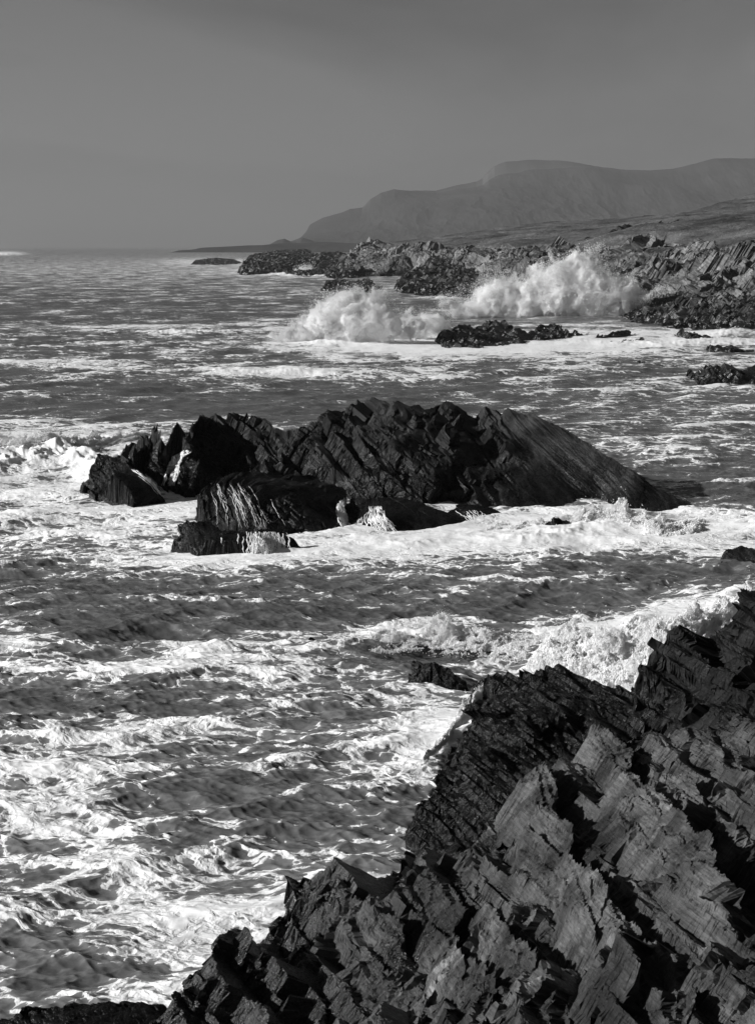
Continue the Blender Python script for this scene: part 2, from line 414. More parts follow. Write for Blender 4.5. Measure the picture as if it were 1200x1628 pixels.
# ------------------------------------------------------------------ the rock island in the middle
ISL = dict(res=(0.035, 0.016), k=2.6, margin=2.0)
o = rock('rock_island',
  [(230,762,.1),(197,738,1.2),(205,700,2.0),(228,706,2.0),(243,693,2.4),(262,702,2.4),(278,682,2.8),(300,688,2.8),(318,658,3.3),(345,655,3.4),
   (385,638,4.0),(430,650,3.7),(470,670,3.3),(492,667,3.4),(508,648,3.8),(530,643,3.9),(580,647,3.9),(640,647,4.0),(700,640,4.1),(722,632,4.4),(765,634,4.4),
   (800,643,4.2),(850,658,3.9),(900,682,3.3),(950,711,2.6),(1000,745,1.8),(1040,771,1.1),(1080,796,.5),(1150,821,.05),(1140,828,0),(1060,838,0),(1020,832,0),
   (960,806,0),(900,812,0),(830,814,0),(790,802,.2),(700,797,.3),(570,777,.5),(500,762,.6),(340,762,.4),(300,782,.1),(270,776,0)],
  [(440,700,None,72.2),(400,720,None,71.8),(540,690,None,70.6),(500,720,None,70.3),(560,740,None,69.0),(640,680,None,70.0),(620,735,None,68.2),(655,755,None,67.3),(700,690,None,69.6),(690,740,None,67.4),(780,690,None,69.6),(760,730,None,67.9),
   (740,770,None,66.3),(800,690,None,69.6),(850,725,None,68.4),(900,755,None,67.2),(950,772,None,66.5),(330,710,None,73.2),(290,740,None,71.6),(1030,800,.5),(470,690,None,72.0),(590,700,None,69.9),(720,655,None,71.0),(560,662,None,71.6)],
  M_ISLE, swell=((5,4,1.1),(2,1.3,.3)), joint=((4.6,9.0,.5),), terr=((1.0,.22),(.38,.25),(.14,.3)), mask=.5, calm=(740,860,.88), layers=((1.1,6,1.1),(0.42,4,0.45),(0.15,2.2,0.14)), face=((.35,2.6,0.12),(.12,.8,.05)), rough=0.10, seed=3, roll=1.0, **ISL)
tag(o, 'large black jagged slate island in the middle of the surf, sloping down to the right', 'rock island')
o = rock('sea_rock', [(143,780,0),(140,740,1.2),(155,719,1.8),(187,724,1.7),(218,748,1.2),(259,792,.1),(215,803,0),(168,792,0)],
  [(180,745,1.5),(200,770,.9)], M_ISLE, layers=((1.0,3.0,.5),(.3,1.2,.2),(.1,.6,.08)), face=((.5,1.5,.2),(.2,.6,.06)), rough=.08, seed=8, res=(.03,.015), k=3, margin=1)
tag(o, 'tilted black slab rock standing in foam off the left tip of the island', 'rock')
o = rock('sea_rock', [(312,818,0),(318,778,1.3),(345,758,1.7),(430,754,1.8),(500,760,1.6),(545,777,1.3),(552,800,.6),(546,850,0),(480,854,0),(400,850,0),(332,842,0)],
  [(400,790,1.6),(470,800,1.3),(500,830,.5),(350,800,1.1)], M_ISLE, swell=((3,2,.3),), terr=((.3,.3),(.12,.3)), mask=.5, layers=((1.0,7,.2),(.35,4,.1),(.1,2,.03)), face=((.5,3,.14),(.16,2,.05)), rough=.07, seed=12, res=(.03,.014), k=2.5, margin=1)
tag(o, 'broad wet slab with white water running off it, in front of the island', 'rock')
o = rock('sea_rock', [(541,826,.1),(546,800,.8),(556,786,1.1),(600,788,1.2),(660,797,1.0),(705,812,.7),(765,826,.2),(740,843,0),(690,848,0),(620,850,0),(562,846,0)],
  [(610,815,.9),(680,825,.5)], M_ISLE, layers=((.9,2.5,.4),(.3,1.2,.18),(.1,.5,.06)), face=((.4,1.2,.15),(.14,.5,.05)), rough=.06, seed=15, res=(.03,.014), k=2.5, margin=1)
tag(o, 'low dark rock with thin waterfalls on its face, right of the broad wet slab', 'rock')
o = rock('sea_rock', [(700,815,.4),(730,802,.6),(780,806,.4),(800,818,.2),(760,838,0),(715,835,0)],
  [(745,815,.5)], M_ISLE, layers=((.7,2.5,.25),(.3,1.2,.12)), face=((.4,1.2,.1),(.14,.5,.04)), rough=.05, seed=19, res=(.03,.014), k=2.5, margin=1)
tag(o, 'small low wet rock tucked under the black foot of the island', 'rock')
o = rock('sea_rock', [(284,874,0),(284,842,.8),(300,831,1.1),(328,826,1.2),(350,841,.9),(392,846,.8),(430,843,.8),(468,856,.5),(486,880,0),(440,885,0),(320,887,0)],
  [(330,855,.8),(420,862,.6)], M_ISLE, layers=((.7,2.0,.35),(.25,.9,.15),(.09,.4,.05)), face=((.4,1.2,.12),(.12,.5,.05)), rough=.07, seed=23, res=(.025,.012), k=3, margin=1)
tag(o, 'frontmost low black rock of the island with a white curtain of water', 'rock')
o = rock('sea_rock', [(405,834,.5),(425,829,.7),(455,832,.6),(463,839,.4),(430,842,.3)], [], M_ISLE, layers=((.4,1.5,.12),), face=(), rough=.03, seed=25, res=(.025,.014), k=3, margin=.6)
tag(o, 'small flat black rock between the broad slab and the frontmost rock', 'rock')
o = rock('sea_rock', [(857,845,0),(862,836,.3),(885,826,.6),(908,828,.4),(905,834,.2),(880,850,0)], [], M_ISLE, layers=((.4,1.2,.3),(.15,.5,.1)), face=(), rough=.06, seed=27, res=(.025,.014), k=3, margin=.6)
tag(o, 'small black rock poking out of the foam below the black right slope', 'rock')
o = rock('sea_rock', [(1148,892,0),(1155,876,.4),(1175,868,.5),(1210,872,.6),(1260,890,.2),(1230,900,0),(1180,897,0)], [], M_ISLE, layers=((.4,1.2,.25),(.15,.5,.1)), face=(), rough=.06, seed=28, res=(.025,.014), k=3, margin=.6)
tag(o, 'low rock washed by foam at the right edge, level with the foot of the island', 'rock')
o = rock('sea_rock', [(455,1029,0),(468,1019,.3),(500,1016,.3),(512,1022,.1),(490,1031,0)], [], M_ISLE, layers=((.4,1.2,.2),(.15,.5,.1)), face=(), rough=.06, seed=29, res=(.02,.014), k=3, margin=.5)
tag(o, 'small dark rock awash in the curling wave below the island', 'rock')

# ------------------------------------------------------------------ the near shore at lower right
LG = dict(geo='log', k=2.6)
o = rock('rock_outcrop',
  [(195,1665,.9),(248,1606,1.0),(300,1562,1.2),(340,1534,1.2),(375,1508,1.0),(440,1490,.8),(453,1480,.8),(450,1430,1.3),(466,1390,1.8),(530,1388,1.9),(600,1388,1.8),(642,1358,1.6),
   (700,1330,1.8),(762,1302,2.7),(795,1262,3.0),(832,1232,3.2),(925,1184,3.3),(935,1155,3.6),(1000,1168,3.6),(1090,1176,3.8),(1200,1156,4.2),(1420,1150,5.0),(2050,1150,6.2),
   (2200,1400,7.5),(2200,1900,8.2),(900,2000,6.8),(500,2000,4.8),(240,1800,1.9)],
  [(560,1460,2.2),(500,1500,1.1),(470,1545,1.1),(620,1500,2.1),(560,1560,1.7),(470,1600,1.2),(640,1580,2.2),(700,1420,2.6),(640,1420,2.3),(760,1400,3.0),(850,1300,3.7),(900,1240,3.7),
   (850,1450,3.9),(1000,1450,4.6),(1050,1330,4.5),(1150,1400,5.0),(1000,1250,3.9),(1120,1250,4.4),(850,1600,4.6),(1100,1600,5.5),(1190,1540,4.6),(1200,1300,4.9),(950,1380,3.9),(730,1500,3.2),(980,1540,5.2)],
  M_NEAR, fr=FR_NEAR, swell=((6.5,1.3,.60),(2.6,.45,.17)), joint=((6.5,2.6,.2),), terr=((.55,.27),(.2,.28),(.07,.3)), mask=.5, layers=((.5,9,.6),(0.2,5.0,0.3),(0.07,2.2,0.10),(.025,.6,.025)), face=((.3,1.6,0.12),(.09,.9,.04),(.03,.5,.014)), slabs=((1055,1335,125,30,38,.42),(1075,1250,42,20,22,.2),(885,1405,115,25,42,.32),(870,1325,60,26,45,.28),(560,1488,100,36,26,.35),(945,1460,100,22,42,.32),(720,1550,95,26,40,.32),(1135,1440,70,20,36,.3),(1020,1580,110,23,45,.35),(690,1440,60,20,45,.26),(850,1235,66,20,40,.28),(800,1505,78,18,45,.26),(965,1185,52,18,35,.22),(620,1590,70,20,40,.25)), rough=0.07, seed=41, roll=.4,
  res=(.00098,.0013), margin=2.0, dmax=(-.36,.72), **LG)
tag(o, 'big slanting slate outcrop filling the lower right corner, its beds lit by the sun', 'rock outcrop')
o = rock('rock_ledge',
  [(662,1302,.3),(668,1275,.6),(692,1240,.8),(712,1215,.9),(738,1190,1.0),(745,1150,1.2),(752,1122,1.3),(785,1112,1.2),(800,1100,.8),(770,1085,.7),(765,1064,1.0),(800,1052,1.4),(870,1054,1.5),(960,1076,1.4),
   (1010,1096,1.3),(1080,1105,1.8),(1140,1150,2.3),(1120,1220,2.3),(900,1310,1.6),(730,1350,.8),(684,1332,.1)],
  [(850,1100,1.5),(950,1150,1.9),(800,1170,1.4),(850,1210,1.3),(760,1250,1.0)],
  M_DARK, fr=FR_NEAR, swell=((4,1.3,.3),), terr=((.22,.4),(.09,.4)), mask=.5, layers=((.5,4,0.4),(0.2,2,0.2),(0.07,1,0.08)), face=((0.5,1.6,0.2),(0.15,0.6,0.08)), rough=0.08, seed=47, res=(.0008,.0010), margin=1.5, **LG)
tag(o, 'low black wet ledge running out into the sea behind the sunlit outcrop', 'rock ledge')
o = rock('rock_crag',
  [(1010,1150,2.4),(1040,1125,2.6),(1075,1108,2.8),(1072,1070,3.2),(1068,1036,3.5),(1050,1010,3.8),(1080,998,3.9),(1125,990,4.1),(1160,978,4.3),(1170,956,4.6),(1205,948,4.7),(1350,890,6.2),(1800,860,7.0),(1850,1150,6.5),(1450,1170,5.5),(1280,1210,4.6),(1120,1185,3.6)],
  [(1150,1080,3.6),(1200,1120,4.0),(1130,1040,3.5)],
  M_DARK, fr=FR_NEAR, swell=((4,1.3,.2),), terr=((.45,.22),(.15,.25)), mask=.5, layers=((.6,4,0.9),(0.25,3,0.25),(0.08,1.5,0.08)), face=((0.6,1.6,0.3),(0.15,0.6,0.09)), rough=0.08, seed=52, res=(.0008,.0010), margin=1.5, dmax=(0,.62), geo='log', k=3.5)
tag(o, 'dark overhanging crag at the right edge with jagged points against the breaking wave', 'rock crag')
o = rock('sea_rock', [(655,1070,.1),(664,1055,.5),(690,1051,.6),(715,1062,.4),(740,1082,.1),(700,1088,0)], [], M_ISLE, layers=((.4,1.5,.3),(.15,.6,.12)), face=(), rough=.06, seed=55, res=(.015,.012), k=3, margin=.6)
tag(o, 'small tilted slab rock just off the tip of the low black ledge', 'rock')
o = rock('rock_ledge', [(-80,1640,.5),(0,1622,.5),(60,1604,.6),(150,1592,.7),(250,1592,.7),(262,1610,.6),(240,1700,.5),(-80,1750,.5)], [(120,1640,.7)], M_DARK, fr=FR_NEAR,
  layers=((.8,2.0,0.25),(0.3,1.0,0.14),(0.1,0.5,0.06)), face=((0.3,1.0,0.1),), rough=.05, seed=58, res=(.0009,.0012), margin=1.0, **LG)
tag(o, 'low black ledge along the bottom left corner beside the foam', 'rock ledge')
# ------------------------------------------------------------------ the far shore
G = 'rocks awash off the far shore'
def far_rock(pts, label, seed, lay=1.0, inter=(), res=(.12,.10), mat=None, name='sea_rock', k=1.6, blk=(), cat='rock', margin=None, **kw):
    o = rock(name, pts, list(inter), mat or M_MID, joint=((3*lay,5*lay,1.3*lay),(1.2*lay,2.4*lay,.5*lay)), terr=((1.3*lay,.25),(.5*lay,.25)), layers=((3.0*lay,8*lay,.8*lay),(1.0*lay,3*lay,.4*lay),(.35*lay,1.2*lay,.15*lay)), face=((1.5*lay,4*lay,.6*lay),(.5*lay,1.5*lay,.2*lay)),
             rough=.25*lay, seed=seed, res=res, k=k, margin=margin or 3*lay, roll=1.0, blk=blk, **kw)
    tag(o, label, cat); return o
far_rock([(706,553,0),(702,540,.6),(703,520,1.6),(735,515,1.9),(780,509,2.2),(800,512,2.0),(830,526,1.1),(840,530,.8),(860,514,1.6),(880,513,1.6),(905,524,1.0),(935,531,.2),(900,537,0),(830,545,0),(760,553,0)],
  'long low black rock in the surf in front of the big burst of spray', 101, .7, res=(.07,.04))
far_rock([(622,544,.0),(628,541,.35),(640,542,.3),(646,546,0)], 'tiny black rock beside the foot of the left burst of spray', 102, .3, res=(.07,.05))
far_rock([(1072,603,0),(1090,592,.5),(1115,588,.9),(1120,577,1.4),(1150,580,1.4),(1165,580,1.3),(1178,592,.6),(1185,580,1.3),(1230,570,1.8),(1270,590,1.0),(1260,612,0),(1180,612,0),(1110,608,0)],
  'black jagged rock in the sea near the right edge of the photo, above the island', 103, .6, res=(.06,.035))
far_rock([(1122,556,0),(1130,548,.6),(1155,545,.9),(1185,552,.4),(1195,556,0),(1150,561,0)], 'flat dark rock below the right end of the far shore', 104, .4, res=(.07,.05))
far_rock([(1008,579,0),(1020,575,.35),(1036,578,.2),(1030,584,0)], 'small dark rock alone in open water right of the long low rock', 105, .3, res=(.06,.05))
far_rock([(940,538,0),(955,531,.5),(1000,524,.8),(1010,528,.4),(985,533,.2)], 'thin reef just clear of the foam right of the long low rock', 106, .4, res=(.08,.05))
far_rock([(960,545,0),(975,540,.4),(1018,536,.5),(1022,541,.2),(990,546,0)], 'second thin reef lower in the foam', 107, .4, res=(.08,.05))
far_rock([(1070,532,.1),(1085,523,.8),(1100,527,.9),(1135,536,.1),(1100,541,0)], 'dark rock at the foot of the right shore beside a white splash', 108, .5, res=(.08,.05))
far_rock([(510,463,0),(522,447,1.4),(545,444,2.0),(565,445,2.2),(580,442,2.4),(603,458,.4),(570,465,0)], 'dark rock showing above the left burst of spray', 110, .9, res=(.16,.14))
far_rock([(304,421,0),(312,413,1.5),(345,410,2.2),(370,412,1.6),(385,418,.3),(350,422,0)], 'distant flat skerry left of the headland', 111, .9, res=(.3,.35))
far_rock([(385,437,.2),(388,424,3.5),(400,407,7),(440,399,8.5),(490,398,9.0),(500,408,7.0),(520,402,8.0),(545,404,8.0),(560,425,4),(570,440,.5),(540,443,0),(500,441,0),(440,436,0)],
  'dark rocky headland running out left from the far shore', 112, 1.6, res=(.28,.22), cat='headland', name='rocky_headland', k=1.8, blk=((7,3.0),))
far_rock([(632,462,.2),(645,440,3.5),(680,418,7.0),(710,408,8.0),(760,405,8.5),(830,402,9),(890,410,8),(900,470,.2),(860,473,0),(790,474,0),(720,474,0),(660,470,0)],
  'dark rocky point behind the bursts of spray', 113, 1.4, inter=[(740,440,4.0),(800,440,4)], res=(.16,.12), cat='rocky point', name='rocky_headland', k=1.6, blk=((7,3.0),))
far_rock([(985,500,.3),(1000,482,1.6),(1022,462,3.4),(1060,458,3.8),(1100,468,3.8),(1160,462,4.6),(1230,455,5.5),(1330,470,5.5),(1330,545,.2),(1200,527,.1),(1140,527,0),(1080,524,0),(1040,516,0),(1010,514,0)],
  'dark tilted slabs at the right, at the foot of the shore beside the big spray', 114, .9, inter=[(1050,490,2.0),(1120,500,1.8),(1150,485,3.2)], res=(.09,.06), cat='rock shelf', name='rock_shelf', k=1.8)

far_rock([P_(965,386,425) if 0 else (965,386,None,425),(970,366,None,428),(985,358,None,430),(1010,353,None,432),(1056,350,None,435),(1075,362,None,432),(1072,380,None,422),(1040,388,None,418),(1000,390,None,418)],
  'dark broken scarp below the grassy rise on the far shore', 141, 1.2, res=(.2,.15), mat=M_ISLE, name='cliff', cat='cliff', k=3, inter=[(1020,372,None,424)], margin=5)
# the land itself
M_LAND = rock_mat('moor and crag', FR_MAIN, 0.17, 0.03, 0.16, 2.0, 0.3, 0.25, grass=True, light_patch=0.4)
def P_(px, py, d): return (px, py, None, d)
land_out = [(530,438,0.3),(560,440,.3),(620,438,.3),(660,437,.5),P_(700,425,480),(880,470,.3),(960,478,.3),(1010,500,.3),(1060,515,.2),(1200,526,.2),(1500,560,.2),
            P_(2400,330,260),P_(2400,250,1500),P_(1700,235,1500),P_(1350,280,1250),P_(1200,306,1100),P_(1150,320,1050),P_(1060,348,980),P_(1000,351,980),P_(950,346,980),P_(900,350,980),P_(800,360,1000),P_(720,371,1000),P_(680,376,1000),P_(640,383,900),P_(600,388,820),P_(575,387,780),P_(545,405,740)]
land_in = [P_(560,405,690),P_(600,400,680),P_(640,405,620),P_(590,420,640),P_(640,425,600),P_(570,428,650),P_(680,392,700),P_(720,385,650),P_(760,390,560),P_(800,380,620),P_(850,385,520),P_(880,372,560),
           P_(900,395,440),P_(850,405,420),P_(780,405,440),P_(720,408,470),P_(960,362,560),P_(970,368,420),P_(1010,356,430),P_(1055,350,430),P_(975,392,395),P_(1020,385,400),P_(1060,374,405),
           P_(900,425,370),P_(950,430,350),P_(1000,400,360),P_(1040,400,350),P_(1080,385,370),P_(1100,360,430),P_(1150,350,480),P_(1200,350,460),P_(1140,385,350),P_(1200,385,310),P_(1100,410,310),P_(1160,420,285),
           P_(1200,430,270),P_(1030,430,305),P_(1000,450,305),P_(1060,450,280),P_(1120,455,265),P_(1200,470,255),P_(1200,325,800),P_(1120,338,750),P_(1010,362,700)]
def land_attr(X, Y, Z):
    px, py = to_px(X, Y, Z)
    ch = np.array([(500,470),(575,380),(640,392),(720,392),(800,396),(880,390),(960,390),(1060,384),(1100,384),(1140,396),(1200,384),(1300,370),(2600,400)], float)
    yl = np.interp(px, ch[:, 0], ch[:, 1])
    return {'grass': np.clip(0.5 + (yl - py) / 26.0, 0, 1)}
def land_relief(X, Y, b, at):
    g = sst(0.35, 0.6, at['grass'])
    return g * (1.6 * fbm2(X / 60, Y / 60, 4, 301) + 0.35 * fbm2(X / 9, Y / 9, 4, 311))
o = rock('coast', land_out, land_in, M_LAND, layers=((5,14,2.2),(1.8,6,1.0),(.6,2.5,.35)), face=((3,7,1.6),(.9,3,.5)), joint=((13,24,6.5),(5.5,11,2.8),(2.2,5,.5)), terr=((2.4,.25),(.9,.25)), bigmask=22, blk=((12,3.0),), rough=.35, seed=131, geo='log', res=(.00075,.0011), k=1.3, margin=6, dmax=(-.06,.42), roll=2.0, attr=land_attr, dfun=land_relief)
tag(o, kind='structure')

# ------------------------------------------------------------------ far hills
mh, t = mat_new('hillside')
oo = N('ShaderNodeOutputMaterial', t); p = N('ShaderNodeBsdfPrincipled', t); p.inputs['Roughness'].default_value = 1; p.inputs['Specular IOR Level'].default_value = 0
g = N('ShaderNodeNewGeometry', t)
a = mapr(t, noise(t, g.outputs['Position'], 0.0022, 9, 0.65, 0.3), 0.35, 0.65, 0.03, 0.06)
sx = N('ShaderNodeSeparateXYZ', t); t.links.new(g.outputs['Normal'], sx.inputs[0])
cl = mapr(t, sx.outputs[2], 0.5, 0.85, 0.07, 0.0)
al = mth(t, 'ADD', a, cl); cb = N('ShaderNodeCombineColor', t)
for i in range(3): t.links.new(al, cb.inputs[i])
t.links.new(cb.outputs[0], p.inputs['Base Color']); t.links.new(p.outputs[0], oo.inputs[0])
def hill(name, label, prof, dist, depth, nx=700, ny=260, seed=1, cliff=0.0, rel=0.06):
    """a real landform: the skyline profile runs along its crest at the given distance, slopes fall towards and away from us"""
    prof = np.array(prof, float)
    wx = (prof[:, 0] - 600) * K * dist
    wz = np.array([CAM_H - dist * tan_down(p_) for p_ in prof[:, 1]])
    x = np.linspace(wx[0], wx[-1], nx); y = np.linspace(-1, 1, ny)
    X, YY = np.meshgrid(x, y); hz = np.interp(X, wx, wz)
    X = X.astype(F); Yw = (dist + YY * depth).astype(F)
    wz2 = np.convolve(np.pad(np.interp(x, wx, wz), 220, mode='edge'), np.hanning(221) / np.hanning(221).sum(), 'same')[220:-220]
    s = np.clip(1 - np.abs(YY + 0.25 * fbm2(X / depth * 1.5, YY, 3, seed)), 0, 1)
    s = np.where(np.abs(YY) < .02, 1, s)
    q_ = sst(.55, .98, s); hz = hz * q_ + np.minimum(wz2[None], hz + 60) * (1 - q_)
    sh = sst(0, 1, s) * .55 + s * .45
    Z = hz * sh
    gul = np.abs(fbm2(X / depth * 6, Yw / depth * 2.2, 6, seed + 7, .55))
    Z = Z - gul * rel * np.maximum(hz, 0) * np.clip(1.15 - s, 0.03, 1) * 1.6
    Z = Z + cliff * np.clip(Z, 0, 60) * (1 - 0)
    V = np.stack([X, Yw, Z - 1.0], -1).reshape(-1, 3)
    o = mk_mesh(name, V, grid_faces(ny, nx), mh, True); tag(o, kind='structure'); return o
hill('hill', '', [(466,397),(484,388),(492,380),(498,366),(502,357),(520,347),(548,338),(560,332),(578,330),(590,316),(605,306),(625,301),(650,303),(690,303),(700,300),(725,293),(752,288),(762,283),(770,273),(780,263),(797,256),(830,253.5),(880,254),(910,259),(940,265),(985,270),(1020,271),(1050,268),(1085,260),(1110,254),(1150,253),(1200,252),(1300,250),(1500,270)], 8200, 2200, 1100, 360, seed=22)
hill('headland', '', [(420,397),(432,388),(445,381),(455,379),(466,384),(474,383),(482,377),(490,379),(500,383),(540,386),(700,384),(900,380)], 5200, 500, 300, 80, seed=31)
hill('headland', '', [(300,397.5),(316,396),(330,393),(360,391.5),(395,389.5),(420,389),(450,386),(480,386),(520,384),(560,386),(640,384),(760,380)], 3600, 350, 300, 80, seed=37)
# ------------------------------------------------------------------ sea
def ocean_tile(n, L, lmin, lmax, ang, spread, rms, seed, pw=-4.0):
    rs = np.random.RandomState(seed)
    k1 = np.fft.fftfreq(n, L / n) * 2 * np.pi
    kx, ky = np.meshgrid(k1, k1); k = np.hypot(kx, ky); k[0, 0] = 1
    lam = 2 * np.pi / k
    A = k ** (pw / 2.0) * (lam > lmin) * (lam < lmax) * np.exp(-(lmin * 0.25 * k / 6.28) ** 2)
    c = (kx * math.cos(ang) + ky * math.sin(ang)) / k
    A = A * (np.abs(c) ** spread + 0.08)
    H = A * (rs.normal(size=k.shape) + 1j * rs.normal(size=k.shape)); H[0, 0] = 0
    h = np.fft.ifft2(H).real; s = rms / h.std()
    dx = np.fft.ifft2(-1j * kx / k * H).real * s; dy = np.fft.ifft2(-1j * ky / k * H).real * s
    return [a.astype(F) for a in (h * s, dx, dy)]
def samp(tile, L, X, Y):
    n = tile[0].shape[0]
    u = X / L * n; v = Y / L * n
    i = np.floor(u).astype(np.int64); j = np.floor(v).astype(np.int64); fu = (u - i).astype(F); fv = (v - j).astype(F)
    i0 = i % n; i1 = (i + 1) % n; j0 = j % n; j1 = (j + 1) % n
    return [(a[j0, i0] * (1 - fu) + a[j0, i1] * fu) * (1 - fv) + (a[j1, i0] * (1 - fu) + a[j1, i1] * fu) * fv for a in tile]

rows = np.concatenate([np.array([394.0 + 0.18 * 1.0]), 394.4 + np.cumsum(np.linspace(0.12, 0.9, 60)), ])
rows = np.concatenate([rows, np.arange(rows[-1] + 0.9, 1720, 0.95), [1760, 1850, 2000, 2400, 4000]])
tn = tan_down(rows); yd = CAM_H / np.maximum(tn, 1e-5)
yd[0] = 60000; yd = np.maximum.accumulate(yd[::-1])[::-1]
tx = np.concatenate([[-9, -4, -2, -1.2, -.8, -.6, -.5, -.45, -.41], np.linspace(-0.385, 0.385, 1180), [.41, .45, .5, .6, .8, 1.2, 2, 4, 9]])
Y = np.repeat(yd[:, None], len(tx), 1).astype(F); X = (tx[None] * Y).astype(F)
nr, nc = Y.shape
X = X.ravel(); Y = Y.ravel()
PX, PY = to_px(X, Y, 0.0)
dy_row = np.abs(np.gradient(yd)); sp_ = np.repeat(np.maximum(dy_row, yd * 0.0007)[:, None], nc, 1).ravel().astype(F)
ang = math.radians(-82)
T1 = ocean_tile(512, 230.0, 12, 75, ang, 3, 0.22, 1)
T2 = ocean_tile(512, 61.0, 0.9, 9, ang, 2.2, 0.095, 2, -3.2)
T3 = ocean_tile(512, 13.7, 0.16, 1.3, ang + .1, 1.5, 0.027, 3, -3.2)

# where white water lies: (px, py, rx, ry, amount) patches of the sea surface
FO = [(200,425,900,22,.25),(700,430,300,14,.3),(480,432,110,8,.55),(340,416,90,6,.5),(10,403,28,3,1.2),(600,462,250,12,.25),(170,450,300,25,.12),
 (250,520,420,9,.35),(640,545,260,22,.75),(560,530,90,25,.6),(760,550,280,18,.7),(1050,538,260,20,.8),(1000,575,300,16,.3),
 (80,570,220,12,.45),(380,597,300,14,.5),(700,600,300,10,.18),(300,640,500,22,-.25),(650,615,300,8,-.1),(1080,650,300,35,.25),(1060,720,260,45,.22),(1120,770,150,40,-.35),(1000,610,250,14,.15),
 (60,705,240,40,1.0),(60,770,300,30,.6),(120,830,280,45,.5),(280,800,120,30,.6),(340,890,280,26,.75),(620,870,260,28,.85),(850,850,260,40,.9),(1000,815,80,30,.8),(1120,850,200,30,.75),(1180,880,120,16,.4),
 (480,765,60,10,.8),(530,765,50,10,.9),(700,800,60,10,.9),
 (250,950,500,35,-.0),(800,930,500,28,-.02),(1130,905,200,10,-.2),(560,965,500,25,-.0),
 (20,1030,70,45,.7),(200,1075,320,22,.45),(370,1035,110,14,.8),(600,1020,240,16,.7),(690,990,90,18,.9),(950,1040,150,60,1.2),(1010,1080,120,40,.9),(1130,980,160,50,1.1),(820,1010,120,10,.35),(560,1000,100,8,.5),
 (170,1000,120,25,-.3),(760,1035,130,12,-.5),(480,1120,300,30,.12),(560,1075,200,14,.3),(130,1130,260,15,-.2),
 (120,1210,240,70,.38),(80,1300,220,60,.32),(280,1165,120,25,.35),(470,1200,200,60,.0),(430,1280,150,30,-.12),(300,1250,90,40,-.35),(200,1370,260,50,.30),(560,1340,160,25,.25),(640,1210,110,60,.18),(720,1140,70,40,.7),(690,1200,60,60,.35),
 (350,1420,260,50,.38),(380,1500,160,60,.55),(150,1460,220,35,.28),(60,1560,160,30,-.25),(260,1560,90,30,.15),(230,1580,140,16,.25),(90,1500,60,20,-.2),(560,1420,120,60,.5),(40,1400,100,40,.2)]
cov = np.full(X.shape, 0.13, F)
near = sst(1000, 1180, PY)
cov += 0.13 * near
for (a, b, ra, rb, am) in FO:
    q = ((PX - a) / ra) ** 2 + ((PY - b) / rb) ** 2
    cov += F(am) * np.exp(-q * 1.3)
# heaped breaking water: (px, py, rx, ry, height in metres)
MD = [(60,732,230,22,1.6),(-60,736,200,24,1.2),(220,700,90,16,.5),(690,1018,110,13,.6),(520,1034,170,12,.38),(340,1046,110,10,.3),(965,1055,120,26,1.0),(900,1040,90,16,.6),(1130,1000,140,30,1.0),(1210,985,90,30,1.1),(800,1028,120,9,.3),
 (985,838,90,14,.8),(910,852,130,12,.5),(860,860,250,14,.35),(640,868,160,10,.25),(120,850,240,14,.3),(725,1160,90,22,.3),(450,880,160,8,.2),
 (180,1185,200,12,.4),(110,1300,180,20,.32),(60,1240,140,14,.25),(470,1120,140,12,.3),(620,1180,110,14,.25),(400,600,300,8,.6),(100,575,200,7,.6),(520,545,90,6,1.0),(300,530,200,4,1.0),(1080,545,200,7,.8),(1160,530,50,7,1.0),
 (1060,720,170,14,.4),(10,405,26,1.2,7.0),(470,436,60,2.5,2.0),(520,440,30,2.0,2.5),(700,474,60,3,1.5)]
mz = np.zeros(X.shape, F); mfo = np.zeros(X.shape, F)
for (a, b, ra, rb, h) in MD:
    wob = rb * 0.5 * per2(PX / 60.0, np.full_like(PX, b * .1), 61)
    q = ((PX - a) / ra) ** 2 + ((PY - b - wob) / rb) ** 2
    e = np.exp(-q * 1.4).astype(F); mz += (F(h) * e) ** 3; mfo = np.maximum(mfo, e)
mz = np.cbrt(mz) * .42 * (1 + .3 * fbm2(X / 2.6 + 3, Y / 1.6, 3, 79))
amp = 1.0 - 0.3 * sst(1100, 1600, PY)
f1 = np.clip(2.2 - sp_ / 3.0, 0, 1) * .75 + .25; f2 = np.clip(1.9 - sp_ / 1.3, 0.0, 1); f3 = np.clip(1.5 - sp_ / 0.25, 0, 1)
h1, ax, ay = samp(T1, 230.0, X, Y); h2, bx, by = samp(T2, 61.0, X + .2 * Y, Y - .2 * X); h3, cx, cy_ = samp(T3, 13.7, X - .3 * Y, Y + .3 * X)
frame_ok = (np.abs(X) < .40 * Y) & (Y < 3000) & (Y > 14)
fk = np.where(frame_ok, 1.0, 0.0).astype(F) * np.clip((3000 - Y) / 1500, 0, 1)
f3 = f3 * (1 - .6 * sst(.45, 1.0, cov)); f2 = f2 * (1 - .25 * sst(.45, 1.0, cov))
H = (h1 * f1 * amp + h2 * f2 + h3 * f3 * .9) * fk
CH = -0.85
DX = (ax * f1 * amp + 1.25 * bx * f2 + 1.2 * cx * f3) * CH * fk; DY = (ay * f1 * amp + 1.25 * by * f2 + 1.2 * cy_ * f3) * CH * fk
thick = sst(0.55, 1.05, cov)
bil = 0.5 - np.abs(per3(X / .7, Y / .6, H * .8, 71)) ; bil2 = 0.5 - np.abs(per3(X / .27, Y / .25, H * 2, 72)); bil3 = per3(X / .13, Y / .13, H * 4, 73)
rel = (bil * .30 + bil2 * .10 * (sp_ < .95) + bil3 * .03 * (sp_ < .12)) * fk
spr = np.clip(mz, 0, 1.6)
